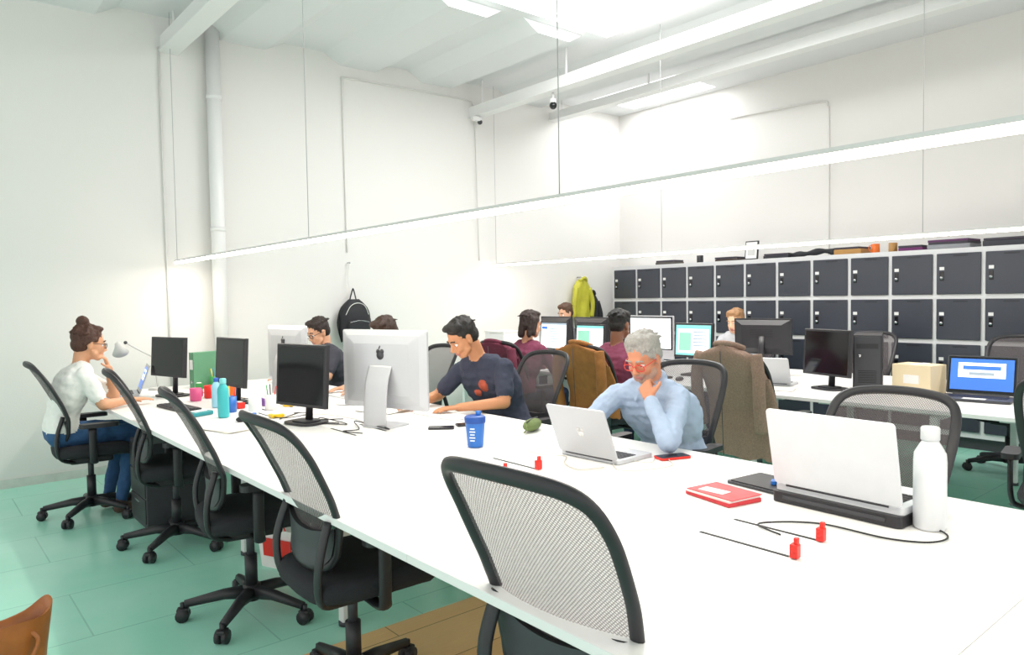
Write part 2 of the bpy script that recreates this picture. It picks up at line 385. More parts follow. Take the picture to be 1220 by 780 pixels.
def remesh(pr,name,voxel,smooth,mats,order,wr=None,wamp=.004,wf=16):
    me=pr.mesh(name+'_src'); o=D.objects.new(name+'_src',me); COL.objects.link(o)
    m=o.modifiers.new('r','REMESH'); m.mode='VOXEL'; m.voxel_size=voxel; m.adaptivity=0
    sm=o.modifiers.new('s','SMOOTH'); sm.factor=.5; sm.iterations=smooth
    dg=bpy.context.evaluated_depsgraph_get(); me2=D.meshes.new_from_object(o.evaluated_get(dg)); me2.name=name
    D.objects.remove(o); D.meshes.remove(me)
    nv=len(me2.vertices); co=np.zeros(nv*3); me2.vertices.foreach_get('co',co); co=co.reshape(-1,3)
    if wr is not None or len(order)>1:
        dv=pr.dist(co); tags=[p[5] for p in pr.p]; near=dv.argmin(0)
    if wr is not None:
        no=np.zeros(nv*3); me2.vertices.foreach_get('normal',no); no=no.reshape(-1,3)
        for i in range(nv):
            if tags[near[i]] in wr:
                p=V(co[i]); k=noise.noise(V((p.x*wf,p.y*wf,p.z*wf*.6)))+.5*noise.noise(p*wf*2.3+V((3,1,5)))
                co[i]+=no[i]*k*wamp
        me2.vertices.foreach_set('co',co.ravel())
    me2.materials.clear()
    for t in order: me2.materials.append(mats[t])
    npol=len(me2.polygons); pc=np.zeros(npol*3); me2.polygons.foreach_get('center',pc); pc=pc.reshape(-1,3)
    if len(order)>1:
        dd=pr.dist(pc).argmin(0); idx=[order.index(pr.p[k][5]) for k in dd]
        me2.polygons.foreach_set('material_index',idx)
    me2.polygons.foreach_set('use_smooth',[True]*npol); me2.update(); return me2
def hand(pr,w,d,n,s_,curl=.5,sc=1.0,cl=(1,1,1,1)):
    w=V(w); d=V(d).normalized(); n=V(n); n=(n-d*n.dot(d)).normalized(); s_=V(s_); s_=(s_-d*s_.dot(d)-n*s_.dot(n)).normalized()
    offs=(.027,.009,-.009,-.026); pl=(.088,.09,.085,.077); ls=(.068,.076,.071,.056)
    for i in range(4):
        k=w+d*pl[i]*sc+s_*offs[i]*sc
        pr.cap(w+s_*offs[i]*.5*sc,k,.0155*sc,.011*sc,'skin')
        th=0; p=k
        for j,(fr,a) in enumerate(((.45,.6),(.3,.65),(.25,.45))):
            th+=a*curl*cl[i]; q=p+(d*math.cos(th)+n*math.sin(th)+s_*(offs[i]*1.6 if curl<.8 else 0))*ls[i]*fr*sc
            pr.cap(p,q,(.0095-.0009*j)*sc,(.0088-.0010*j)*sc,'skin'); p=q
    p=w+s_*.018*sc+d*.012*sc
    for dv,L,r in ((d*.62+s_*.75+n*.25,.042,.0135),(d*.85+s_*.35+n*.4*(.5+curl),.034,.0112),(d*.95+n*.35*(.5+curl),.026,.0098)):
        q=p+dv.normalized()*L*sc; pr.cap(p,q,r*sc,r*.88*sc,'skin'); p=q
def person(name,J,skin='#e0b196',shirt='#ffffff',pants='#2a3550',hair='#221a16',style='short',sleeve='short',voxel=.008,build=1.0,
           glasses=None,beard=None,shoe='#2b2b2e',hs=1.0,logo=None,collar=False):
    pr=Prims()
    P=V(J['P']);C=V(J['C']); SL,SR=V(J['SL']),V(J['SR']); HL,HR=V(J['HL']),V(J['HR'])
    latp=(HL-HR).normalized(); latc=(SL-SR).normalized()
    mid=(P+C)/2+V(J.get('bend',(0,0,0)))
    W=[.105,.10,.085,.078,.085,.10,.11,.115,.11,.095]; Rr=[.095,.1,.1,.098,.1,.105,.108,.105,.09,.07]
    for i in range(10):
        t=i/9; c=P*(1-t)**2+mid*2*t*(1-t)+C*t*t; la=latp.lerp(latc,t).normalized()
        pr.cap(c-la*W[i]*build,c+la*W[i]*build,Rr[i]*build,Rr[i]*build,'shirt' if i>0 else 'pants')
        if i==7 and logo:
            fw=la.cross((C-P).normalized()); fw=fw if fw.dot(V(J['hf']))>0 else -fw; fw.normalize(); upv=(C-P).normalized()
            Rl=Matrix((fw,la,upv)).transposed()
            pr.ell(c+fw*(Rr[i]-.026)*build+la*.03,(.037,.055,.05),Rl,'print'); pr.ell(c+fw*(Rr[i]-.028)*build-la*.045-upv*.05,(.036,.045,.032),Rl,'print')
    up=(V(J['H'])-C).normalized()
    hf=V(J['hf']).normalized(); hu=V(J.get('hu',(0,0,1))); hu=(hu-hf*hu.dot(hf)).normalized(); hl=hu.cross(hf)
    Hc=V(J['H']); HR3=Matrix((hf,hl,hu)).transposed()
    def hp(x,y,z): return Hc+HR3@V((x*hs,y*hs,z*hs))
    nb=hp(-.035,0,-.075)
    pr.cap(C+up*.0,nb,.056*build,.052*build,'skin')
    pr.cap(C-up*.02,C+up*.028,.068*build,.06*build,'shirt')
    if collar:
        fw=latc.cross(up); fw=fw if fw.dot(hf)>0 else -fw; fw.normalize(); base=C.lerp(nb,.42)
        pts=[]
        for k in range(13):
            a=math.radians(24+ (360-48)*k/12); pts.append(base+(fw*math.cos(a)+latc*math.sin(a))*.070-up*.022*math.cos(a)+up*.010)
        for p,q in zip(pts[:-1],pts[1:]):
            pr.cap(p,q,.011,.011,'shirt'); pr.cap(p-up*.02,q-up*.02,.014,.014,'shirt')
        for k,e in ((0,1),(12,-1)): pr.cap(pts[k],pts[k]+fw*.03-up*.05+latc*.022*e,.012,.009,'shirt')
    for S in (SL,SR):
        pr.cap(C+up*.02,S,.05*build,.052*build,'shirt')
    for (S,E,Wr) in ((SL,V(J['EL']),V(J['WL'])),(SR,V(J['ER']),V(J['WR']))):
        if sleeve=='short':
            m_=S.lerp(E,.70); pr.cap(S,m_,.062*build,.057*build,'shirt'); pr.cap(S,E,.048*build,.040*build,'skin'); pr.cap(E,Wr,.040*build,.026*build,'skin')
        else:
            pr.cap(S,E,.060*build,.050*build,'shirt'); m_=E.lerp(Wr,.88); pr.cap(E,m_,.050*build,.036*build,'shirt'); pr.cap(E,Wr,.036*build,.026*build,'skin')
    for k in ('L','R'):
        if 'hd'+k in J:
            hand(pr,J['W'+k],J['hd'+k],J['hn'+k],J['ht'+k],J.get('hc'+k,.5),sc=build*1.0)
    for (Hh,K,A,T) in ((HL,'KL','AL','TL'),(HR,'KR','AR','TR')):
        K=V(J[K]);A=V(J[A]);T=V(J[T])
        pr.cap(Hh,K,.088*build,.062*build,'pants'); pr.cap(K,A,.06*build,.042*build,'pants')
        heel=A+(A-T).normalized()*.03; heel.z=T.z
        pr.cap(A,heel,.036,.036,'shoe'); pr.cap(heel,T,.036,.034,'shoe')
    E=lambda c,r,t: pr.ell(hp(*c),tuple(q*hs for q in r),HR3,t)
    Cc=lambda a,b_,r0,r1,t: pr.cap(hp(*a),hp(*b_),r0*hs,r1*hs,t)
    fb='beard' if beard else 'skin'
    E((-.012,0,.035),(.097,.076,.085),'skin'); E((.022,0,-.015),(.066,.063,.085),'skin'); E((.032,0,-.07),(.048,.05,.036),fb)
    E((.066,0,-.094),(.02,.022,.018),fb)
    for q in (-1,1):
        E((.052,.034*q,-.03),(.032,.027,.03),'skin'); E((-.004,.077*q,-.012),(.019,.010,.032),'skin'); E((.006,.08*q,.008),(.009,.009,.014),'skin')
        E((.098,.011*q,-.037),(.010,.008,.008),'skin'); Cc((.083,.016*q,.0105),(.074,.044*q,.008),.0065,.005,'skin')
        Cc((.03,.058*q,-.06),(.058,.03*q,-.09),.02,.018,fb)
    Cc((.08,-.03,.024),(.08,.03,.024),.013,.013,'skin'); Cc((.086,0,.01),(.108,0,-.031),.008,.0125,'skin')
    Cc((.086,-.019,-.0655),(.094,0,-.0625),.005,.0065,'lip'); Cc((.086,.019,-.0655),(.094,0,-.0625),.005,.0065,'lip'); Cc((.086,-.014,-.072),(.086,.014,-.072),.0065,.0065,'lip')
    Cc((.078,-.018,-.055),(.078,.018,-.055),.013,.013,fb)
    def sm(kind,c,**k):
        return mat('%s_%s'%(kind,c.strip('#')),c,**k)
    mats={'skin':sm('skin',skin,rough=.5,var=.05,scale=30),'shirt':sm('cotton',shirt,rough=.85,var=.07,scale=25,bump=.25,bscale=40),
          'pants':sm('denim',pants,rough=.85,var=.15,scale=60),'shoe':sm('shoe',shoe,rough=.6),'lip':sm('lip','#b9746a',rough=.45)}
    order=['skin','shirt','pants','shoe','lip']
    if beard: mats['beard']=sm('stubble',beard,rough=.8,var=.25,scale=180); order.append('beard')
    if logo: mats['print']=sm('shirt_print',logo,rough=.8,var=.6,scale=40); order.append('print')
    me=remesh(pr,name+'_body',voxel,3,mats,order,wr=('shirt','pants'),wamp=.008,wf=15)
    root=D.objects.new(name,None); COL.objects.link(root); root.location=P.copy(); root.empty_display_size=.1
    def child(me,nm):
        o=D.objects.new(nm,me); COL.objects.link(o); o.parent=root; o.matrix_parent_inverse=Matrix.Translation(-P); return o
    child(me,'body')
    hr=Prims(); EH=lambda c,r: hr.ell(hp(*c),tuple(q*hs for q in r),HR3,'hair')
    CHh=lambda a,b_,r0,r1: hr.cap(hp(*a),hp(*b_),r0*hs,r1*hs,'hair')
    EH((-.02,0,.045),(.099,.081,.088)); EH((-.05,0,-.005),(.062,.073,.065))
    if style=='short':
        EH((.045,0,.108),(.045,.055,.024)); EH((.02,.045,.09),(.045,.035,.03)); EH((.02,-.045,.09),(.045,.035,.03))
        for q in (-1,1): CHh((.018,.072*q,.045),(.014,.074*q,.01),.011,.007)
    if style=='receding':
        EH((.03,0,.115),(.045,.05,.026)); EH((-.01,.05,.08),(.06,.035,.045)); EH((-.01,-.05,.08),(.06,.035,.045)); EH((-.03,.06,.02),(.035,.026,.04)); EH((-.03,-.06,.02),(.035,.026,.04))
        for q in (-1,1): CHh((.012,.073*q,.05),(.012,.075*q,.0),.012,.008)
    if style=='bun':
        EH((-.055,0,.15),(.042,.045,.036)); CHh((.02,.072,.03),(-.03,.07,0),.014,.014); CHh((.02,-.072,.03),(-.03,-.07,0),.014,.014); EH((.03,0,.108),(.05,.05,.022))
    if style=='bob':
        for q in (-1,1):
            CHh((.0,.07*q,.05),(-.01,.085*q,-.08),.026,.022); CHh((-.04,.065*q,.05),(-.045,.07*q,-.1),.03,.024)
        CHh((-.08,0,.05),(-.085,0,-.1),.04,.035); EH((.03,0,.108),(.05,.06,.026))
    rs=random.Random(len(name)*7)
    nst={'bob':40}.get(style,70)
    for _ in range(nst):
        th=rs.uniform(0,2*math.pi); ph=rs.uniform(.1,1.35)
        x,yv,z=math.sin(ph)*math.cos(th),math.sin(ph)*math.sin(th),math.cos(ph)
        a=(-.02+.097*x,.08*yv,.045+.087*z)
        if a[0]>.05 and a[2]<.09: continue
        b_=(a[0]+.02*x+rs.uniform(-.02,.01),a[1]+.012*yv+rs.uniform(-.01,.01),a[2]+.004*z-.012)
        CHh(a,b_,.010,.004)
    hm=sm('hair',hair,rough=.6,var=.35,scale=90,bump=.5,bscale=150)
    child(remesh(hr,name+'_hair',min(voxel,.007),1,{'hair':hm},['hair'],wr=('hair',),wamp=.0035,wf=60),'hair')
    b=MB(); EW=mat('eye_white','#f2efec',.2); EI=mat('iris_brown','#2a1a12',.15)
    for q in (-1,1):
        b.ball(hp(.0725,.031*q,0),0.0125*hs,EW,n=14); b.ball(hp(.0815,.0312*q,-.001),.0052*hs,EI,n=10)
        br=catmull([hp(.093,.014*q,.026),hp(.093,.03*q,.031),hp(.081,.05*q,.025)],4)
        b.tube(br,.0042*hs,hm,n=6)
    child(b.mesh('eyes'),'eyes')
    if glasses:
        b=MB(); gm=sm('glasses',glasses,rough=.3)
        for q in (-1,1):
            lp=[]
            for k in range(16):
                a=2*math.pi*k/16; ca,sa=math.cos(a),math.sin(a)
                lp.append(hp(.1,.032*q+.025*math.copysign(abs(ca)**.7,ca),-.004+.017*math.copysign(abs(sa)**.7,sa)))
            b.tube(lp,.0026*hs,gm,n=6,closed=True); b.tube([hp(.1,.057*q,.004),hp(.05,.077*q,.006),hp(-.01,.084*q,.004)],.0022*hs,gm,n=6)
        b.tube([hp(.1,-.008,.0),hp(.104,0,.003),hp(.1,.008,0)],.002*hs,gm,n=6)
        child(b.mesh('glasses'),'glasses')
    return root,child
def seated(x,y,yaw,lean=.14,**ov):
    L={'P':(0,0,.585),'C':(lean,0,1.0),'SL':(lean,.165,.975),'SR':(lean,-.165,.975),'H':(lean+.075,0,1.205),'hf':(1,0,-.25),
       'HL':(0.02,.09,.575),'HR':(0.02,-.09,.575),'KL':(.43,.13,.56),'KR':(.43,-.12,.56),'AL':(.40,.13,.11),'AR':(.42,-.12,.11),'TL':(.52,.14,.04),'TR':(.54,-.13,.04),
       'EL':(lean+.1,.24,.79),'ER':(lean+.1,-.24,.79),'WL':(lean+.34,.14,.785),'WR':(lean+.34,-.14,.785),
       'hdL':(1,-.2,-.02),'hdR':(1,.2,-.02),'hnL':(0,0,-1),'hnR':(0,0,-1),'htL':(0,-1,0),'htR':(0,1,0),'hcL':.25,'hcR':.25,'bend':(-.05,0,0)}
    L.update(ov); M=Matrix.Translation((x,y,0))@Matrix.Rotation(yaw,4,'Z'); M3=M.to_3x3(); out={}
    for k,v in L.items():
        if k in('hcL','hcR'): out[k]=v
        elif k in ('hf','hu','bend') or k[:2] in ('hd','hn','ht'): out[k]=M3@V(v)
        else: out[k]=M@V(v)
    return out
PI=math.pi
J=seated(3.1,2.38,PI)
J.update({'C':(2.93,2.40,.955),'SL':(2.94,2.235,.945),'SR':(2.88,2.575,.93),'H':(2.86,2.385,1.14),'hf':(-.86,-.12,-.42),
 'EL':(2.60,2.03,.80),'WL':(2.70,2.22,.965),'hdL':(.35,.62,.62),'hnL':(.75,.1,-.3),'htL':(-.2,-.3,.8),'hcL':1.25,
 'ER':(2.68,2.62,.80),'WR':(2.50,2.40,.785),'hdR':(-.8,-.5,0),'hnR':(0,0,-1),'htR':(.5,-.8,0),'hcR':.35,'bend':V((.07,0,0))})
person('seated_man',J,skin='#d08a68',shirt='#a5b6cf',pants='#3a3f4c',hair='#a5a09a',style='receding',sleeve='long',voxel=.0055,glasses='#d8342a',beard='#b08d7c',collar=True)
J=seated(3.08,3.72,PI)
J.update({'C':(2.88,3.76,1.02),'SL':(2.93,3.585,1.01),'SR':(2.86,3.94,.98),'H':(2.74,3.76,1.20),'hf':(-.8,.12,-.52),
 'EL':(2.86,3.50,.80),'WL':(2.60,3.62,.785),'hdL':(-.9,.3,0),'hnL':(0,0,-1),'htL':(.3,.9,0),'hcL':.3,
 'ER':(2.76,4.08,.80),'WR':(2.52,3.98,.785),'hdR':(-1,-.2,0),'hnR':(0,0,-1),'htR':(0,-1,0),'hcR':.3,'bend':V((.06,0,0))})
person('seated_young_man',J,skin='#c4875f',shirt='#35394b',pants='#2c2f3c',hair='#1b1512',style='short',voxel=.007,logo='#b0503a')
J=seated(.80,5.70,0,.13,H=(.19,0,1.18),hf=(1,0,-.15),EL=(.36,.12,.80),WL=(.31,.02,1.0),hdL=(-.25,-.25,.75),hnL=(-.9,0,-.2),htL=(0,-.8,.3),hcL=1.1,
  ER=(.22,-.24,.78),WR=(.42,-.12,.785),AL=(.3,.12,.11),AR=(.34,-.1,.11),TL=(.42,.13,.04),TR=(.46,-.1,.04),KL=(.40,.12,.56),KR=(.42,-.1,.56))
person('seated_woman',J,skin='#d49c78',shirt='#efeeea',pants='#2f5580',hair='#4a2c20',style='bun',voxel=.008,build=.95,glasses='#3a2a2a',shoe='#5a4238')
J=seated(3.05,6.12,PI,.12,H=(.18,0,1.17),hf=(1,.1,-.4)); person('seated_bearded_man',J,skin='#cf9a7a',shirt='#3b3b44',hair='#2a1d18',style='short',glasses='#222222',voxel=.01)
J=seated(3.05,4.95,PI,.12,H=(.18,0,1.19),hf=(1,0,-.5)); person('seated_colleague',J,skin='#cf9a7a',shirt='#62666e',hair='#3a2519',style='short',voxel=.01)
J=seated(4.28,5.02,0,.12,hf=(1,-.15,-.2),H=(.15,0,1.20)); person('seated_dark_haired_woman',J,skin='#c99372',shirt='#74304a',hair='#2a1812',style='bob',sleeve='long',voxel=.009,build=.95)
J=seated(4.38,4.04,0,.12,hf=(1,.2,-.15),H=(.16,0,1.21)); person('seated_man_in_maroon',J,skin='#8a5a42',shirt='#74304a',hair='#15100e',style='short',sleeve='long',voxel=.009)
J=seated(6.55,6.6,PI,.1,H=(.14,0,1.24)); person('seated_man_at_far_desk',J,skin='#d2a184',shirt='#55585f',hair='#5a4030',style='short',voxel=.011)
J=seated(6.76,4.3,PI,.1,H=(.14,0,1.17)); person('seated_blonde_colleague',J,skin='#dfb294',shirt='#b6b9bf',hair='#a9805a',style='short',voxel=.011)
# ------------------------------------------------------------------ computers (local: screen faces +x)
def screen_content(b,x,w,h,zc,kind,T):
    if kind=='off':
        b.add([(x,-w/2,zc-h/2),(x,w/2,zc-h/2),(x,w/2,zc+h/2),(x,-w/2,zc+h/2)],[[0,1,2,3]],GLSCR,T=T); return
    bg={'web':S_WHITE,'blue':S_BLUE,'teal':S_TEAL,'doc':S_WHITE,'plain':S_WHITE}[kind]
    def q(y0,y1,z0,z1,m,dx=.0006): b.add([(x+dx,y0*w/2,zc+z0*h/2),(x+dx,y1*w/2,zc+z0*h/2),(x+dx,y1*w/2,zc+z1*h/2),(x+dx,y0*w/2,zc+z1*h/2)],[[0,1,2,3]],m,T=T)
    q(-1,1,-1,1,bg,0)
    if kind=='plain':
        for i in range(3): q(-.5,.1,.5-i*.12,.53-i*.12,S_GREY)
    elif kind=='web':
        q(-1,1,.86,1,S_GREY); q(-.95,-.5,.5,.7,S_BLUE)
        for i in range(6): q(-.4,.7-.1*(i%3),.5-i*.2,.56-i*.2,S_GREY)
    elif kind=='doc':
        q(-1,1,.8,1,S_TEAL); q(-.9,.0,-.8,.6,S_GREEN)
        for i in range(6): q(.1,.85,.5-i*.2,.56-i*.2,S_GREY)
    elif kind=='blue':
        q(-.75,.75,-.2,.75,S_WHITE); q(-.6,.6,.3,.55,S_BLUE,.001); q(-.4,.4,-.05,.15,S_GREY,.001)
    elif kind=='teal':
        q(-.9,.9,-.85,.75,S_WHITE); q(-.8,-.1,-.7,.5,S_GREEN,.001)
        for i in range(5): q(.0,.8,.5-i*.22,.58-i*.22,S_GREY,.001)
def monitor(x,y,rz,w=.45,h=.29,zc=.27,kind='off',body=None,tilt=.06,name='computer_monitor',z0=.742):
    body=body or BLK; b=MB()
    T=Matrix.Translation((0,0,zc))@Matrix.Rotation(-tilt,4,'Y'); Tb=T
    def pr_(x0,x1,w0,h0,w1,h1,m):
        v=[(x0,-w0/2,-h0/2),(x0,w0/2,-h0/2),(x0,w0/2,h0/2),(x0,-w0/2,h0/2),(x1,-w1/2,-h1/2),(x1,w1/2,-h1/2),(x1,w1/2,h1/2),(x1,-w1/2,h1/2)]
        b.add(v,[[0,3,2,1],[4,5,6,7],[0,1,5,4],[1,2,6,5],[2,3,7,6],[3,0,4,7]],m,T=Tb)
    pr_(-.022,.0,w,h,w,h,body); pr_(-.05,-.022,w*.7,h*.65,w*.96,h*.92,body); pr_(.0,.005,w,h,w*.985,h*.98,body)
    screen_content(b,.0055,w-.035,h-.035,0,kind,T)
    for i in range(7): b.add([(-.0505,-w*.2,h*(.2-.035*i)),(-.0505,w*.2,h*(.2-.035*i)),(-.0505,w*.2,h*(.19-.035*i)),(-.0505,-w*.2,h*(.19-.035*i))],[[0,1,2,3]],SLOT,T=Tb)
    b.tube([(-.045,0,zc),(-.06,0,zc*.7),(-.05,0,.01)],[.03,.026,.03],body,n=12,ry=.014,up=(0,1,0))
    b.slab(-.03,0,.19,.24,.06,0,.012,body); b.slab(-.03,0,.13,.16,.05,.012,.02,body)
    return b.build(name,(x,y,z0),rz)
def allinone(x,y,rz,kind='plain',w=.62,h=.44,z0=.742):
    b=MB(); zc=.32
    def sl(x0,x1,sw,sh,m,s1=1.0):
        T=Matrix.Translation((0,0,zc))@Matrix.Rotation(PI/2,4,'Y'); b.slab(0,0,sh,sw,.012,x0,x1,m,T=T,taper=s1)
    sl(-.008,.004,w,h,SILVER); sl(-.008,-.026,w,h,SILVER,.86); sl(-.026,-.036,w*.86,h*.86,SILVER,.75)
    T=Matrix.Translation((0,0,zc+.035)); b.add([(.0045,-w/2+.012,-h/2+.05),(.0045,w/2-.012,-h/2+.05),(.0045,w/2-.012,h/2-.047),(.0045,-w/2+.012,h/2-.047)],[[0,1,2,3]],GLSCR,T=T)
    screen_content(b,.005,w-.06,h-.12,0,kind,T)
    b.tube(catmull([(-.035,0,zc+.02),(-.075,0,zc-.09),(-.09,0,.03),(-.075,0,.006)],6),.085,SILVER,n=12,ry=.005,up=(0,1,0))
    b.slab(.0,0,.19,.19,.012,0,.007,SILVER)
    b.cyl((-.0365,0,zc+.08),(-.038,0,zc+.08),.026,DGR,n=20); b.cyl((-.0365,-.014,zc+.1),(-.038,-.014,zc+.1),.014,DGR,n=14); b.cyl((-.0365,.014,zc+.1),(-.038,.014,zc+.1),.014,DGR,n=14); b.box((-.037,.004,zc+.123),(.002,.007,.018),DGR,rot=(.5,0,0))
    return b.build('desktop_computer',(x,y,z0),rz)
def laptop(x,y,rz,w=.33,d=.23,ang=110,body=None,kind='plain',z0=.742,th=.016,name='laptop',logo=True,key=None):
    body=body or SILVER; b=MB()
    b.slab(d/2,0,d,w,.012,0,th,body); b.box((d*.40,0,th+.0005),(d*.46,w*.86,.001),key or DGR); b.box((d*.81,0,th+.0005),(d*.26,w*.32,.001),WEDGE)
    for r in range(5):
        for k in range(13): b.box((d*(.22+.09*r),w*(-.40+.0665*k),th+.0018),(d*.07,w*.055,.0022),BLK)
    a=math.radians(ang-90); T=Matrix.Translation((0,0,th))@Matrix.Rotation(-a,4,'Y')
    T2=T@Matrix.Translation((0,0,d/2+.004))@Matrix.Rotation(PI/2,4,'Y')
    b.slab(0,0,d,w,.012,-.005,.002,body,T=T2)
    b.add([(.0024,-w/2+.008,.012),(.0024,w/2-.008,.012),(.0024,w/2-.008,d-.006),(.0024,-w/2+.008,d-.006)],[[0,1,2,3]],GLSCR,T=T)
    screen_content(b,.003,w-.04,d-.05,d/2+.006,kind,T)
    if logo:
        for (cy,cz,r) in ((0,.0,.018),(-.009,.013,.010),(.009,.013,.010)):
            p=T@V((-.0055,cy,d/2+cz)); q=T@V((-.0062,cy,d/2+cz)); b.cyl(p,q,r,WHITE,n=16)
    b.cyl((0,-w*.4,th),(0,w*.4,th),.006,DGR,n=8)
    return b.build(name,(x,y,z0),rz)
# table 1
allinone(2.08,3.60,rad(18),'plain'); allinone(2.2,5.22,rad(6),'plain',.56,.42)
monitor(1.76,4.0,PI+rad(14),.44,.36,.28); monitor(1.76,5.17,PI+rad(6),.44,.34,.29); monitor(1.55,5.92,PI+rad(16),.44,.30,.30)
laptop(2.28,2.215,rad(2),.335,.235,112,kind='web')
laptop(1.42,6.28,rad(170),.33,.22,110,kind='blue',logo=False)
b=MB(); b.slab(0,0,.27,.43,.02,0,.035,BLK); b.box((-.137,0,.02),(.004,.34,.012),DGR); b.build('laptop_stand',(2.40,1.12,.742),rad(-2))
laptop(2.29,1.125,rad(-2),.425,.265,102,body=mat('white_plastic_shell','#d9dbdf',.4),kind='doc',z0=.777,th=.022,name='laptop',logo=False)
# table 2
monitor(5.32,5.66,PI,.42,.30,.30,'web'); monitor(5.32,5.13,PI,.40,.28,.29,'doc'); allinone(5.4,4.42,PI,'plain',.54,.40)
monitor(5.32,3.88,PI,.40,.30,.31,'teal'); monitor(5.75,3.46,rad(10),.50,.31,.34); monitor(5.2,2.62,PI-rad(18),.44,.34,.27)
monitor(5.8,6.1,rad(0),.50,.31,.33); monitor(5.75,5.5,0,.5,.31,.33); monitor(5.75,4.9,0,.5,.31,.33)
laptop(5.15,3.05,rad(15),.33,.22,115,kind='web',logo=False)
laptop(5.45,1.70,rad(188),.40,.26,105,body=DGR,kind='blue',logo=False,name='laptop')
b=MB(); b.box((0,0,.2),(.42,.19,.40),BLK,bev=.008); b.box((-.212,0,.2),(.006,.17,.38),DGR,bev=.002); b.box((-.216,0,.32),(.004,.14,.035),BLK); b.cyl((-.214,.05,.25),(-.218,.05,.25),.01,CHROME,n=12)
for i in range(8): b.box((-.216,0,.06+i*.012),(.002,.12,.004),SLOT)
b.build('computer_tower',(5.5,2.45,.742),rad(22))
CARD=mat('beige_box_board','#dccaa8',.7,var=.05)
b=MB(); b.box((0,0,.10),(.2,.27,.20),CARD,bev=.003); b.box((0,0,.201),(.2,.05,.001),WEDGE); b.box((-.1005,0,.10),(.001,.27*.4,.06),WEDGE); b.build('storage_box',(5.45,2.08,.742),rad(-8))
# ------------------------------------------------------------------ bottles and cups
def bottle(x,y,r,h,m,capm,name='water_bottle',z0=.742):
    b=MB(); b.lathe([(0,0),(r*.9,0),(r,.008),(r,h*.66),(r*.96,h*.74),(r*.62,h*.83),(r*.5,h*.86),(r*.5,h*.88)],m)
    b.lathe([(r*.56,h*.87),(r*.58,h*.88),(r*.58,h*.985),(r*.5,h),(0,h)],capm); return b.build(name,(x,y,z0))
bottle(2.34,.86,.045,.305,mat('white_enamel','#dcdee1',.3),mat('bottle_cap_grey','#cbcdd0',.4))
bottle(1.51,4.58,.034,.24,mat('aqua_plastic','#3fb8bd',.3),mat('aqua_cap','#7fd6d6',.4))
bottle(1.62,5.05,.03,.2,mat('clear_blue_plastic','#9fd4e8',.2),mat('blue_cap','#2a62c0',.4))
BLUE=mat('royal_blue_plastic','#2a6fc4',.35,var=.1)
b=MB(); b.lathe([(0,0),(.036,0),(.039,.01),(.047,.115),(.047,.12)],BLUE); b.lathe([(.05,.115),(.051,.12),(.051,.142),(.045,.148),(.02,.15),(0,.15)],mat('navy_lid','#1c4c9c',.35))
b.cyl((.02,0,.145),(.02,0,.168),.013,BLUE,n=12)
for i in range(5):
    a=math.radians(215); b.box((.0445*math.cos(a),.0445*math.sin(a),.035+.014*i),(.003,.022+.006*(i%2),.006),mat('label_print','#dbe9f8',.5),rot=(0,-.05,a))
b.build('shaker_cup',(2.09,2.78,.742))
b=MB(); b.box((0,0,.019),(.026,.022,.038),RED,bev=.003); b.cyl((-.014,0,.022),(.014,0,.022),.009,RED,n=12); b.box((0,-.004,.046),(.014,.012,.018),RED,bev=.002); cm_=b.mesh('cable_clip')
for p in ((1.815,1.0),(1.995,1.02),(1.815,2.225),(1.995,2.225)): place(cm_,'cable_clip',(p[0],p[1],.742),.1)
b=MB(); b.box((0,0,.006),(.15,.21,.012),mat('notebook_red','#c8323a',.6,var=.35,scale=40),rot=(0,0,0)); b.box((0,0,.0155),(.148,.2,.007),WEDGE,rot=(0,0,.04)); b.box((0.005,0,.0205),(.15,.205,.003),mat('cover_mixed_red','#d9464a',.5,var=.7,scale=25),rot=(0,0,.06)); b.box((-.02,.02,.0225),(.05,.1,.001),WHITE,rot=(0,0,.2)); b.build('notebook',(2.18,1.47,.742),rad(-12))
b=MB(); b.slab(0,0,.075,.15,.012,0,.009,RED); b.slab(0,0,.068,.142,.010,.009,.0098,GLSCR); b.build('smartphone',(2.56,1.98,.742),rad(70))
b=MB(); b.slab(0,0,.20,.26,.012,0,.008,DGR); b.slab(0,0,.18,.24,.01,.008,.012,BLK); b.build('tablet_case',(2.45,1.44,.742),rad(-6))
b=MB(); b.slab(0,0,.045,.02,.009,0,.012,BLUE); b.build('usb_stick',(2.43,1.42,.756),.4)
OL=mat('olive_canvas','#6a7a4a',.9,var=.15,scale=40,bump=.3)
b=MB(); b.ball((0,0,.032),(.042,.10,.032),OL); b.tube([(-.0,-.09,.058),(0,0,.065),(0,.09,.058)],.003,DGR,n=6); b.tube(catmull([(0,-.09,.05),(.01,-.12,.03),(0,-.13,.01)],4),.004,OL,n=6); b.build('pencil_pouch',(2.56,2.90,.742),rad(-60))
b=MB(); b.slab(0,0,.07,.14,.01,0,.009,BLK); b.slab(0,0,.066,.13,.01,.009,.0095,GLSCR); ph_=b.mesh('smartphone')
place(ph_,'smartphone',(2.42,3.28,.742),1.2); place(ph_,'smartphone',(2.25,3.3,.742),.9)
def cable(pts,r,m,name='cable',n=8): b=MB(); b.tube(catmull(pts,n),r,m,n=6); return b.build(name)
WC=mat('white_cable','#c9c4bb',.5); BC=mat('black_cable','#17171a',.5)
z=.7455
cable([(2.36,.93,z+.01),(2.30,.80,z),(2.20,.80,z),(2.14,.90,z),(2.13,1.1,z),(2.0,1.22,z),(1.95,1.12,z)],.0028,BC)
cable([(2.5,2.03,z),(2.40,1.98,z),(2.36,2.12,z),(2.22,2.0,z),(2.26,1.92,z),(2.42,1.88,z),(2.5,1.95,z),(2.55,2.0,z)],.0022,WC,'earphone_cable')
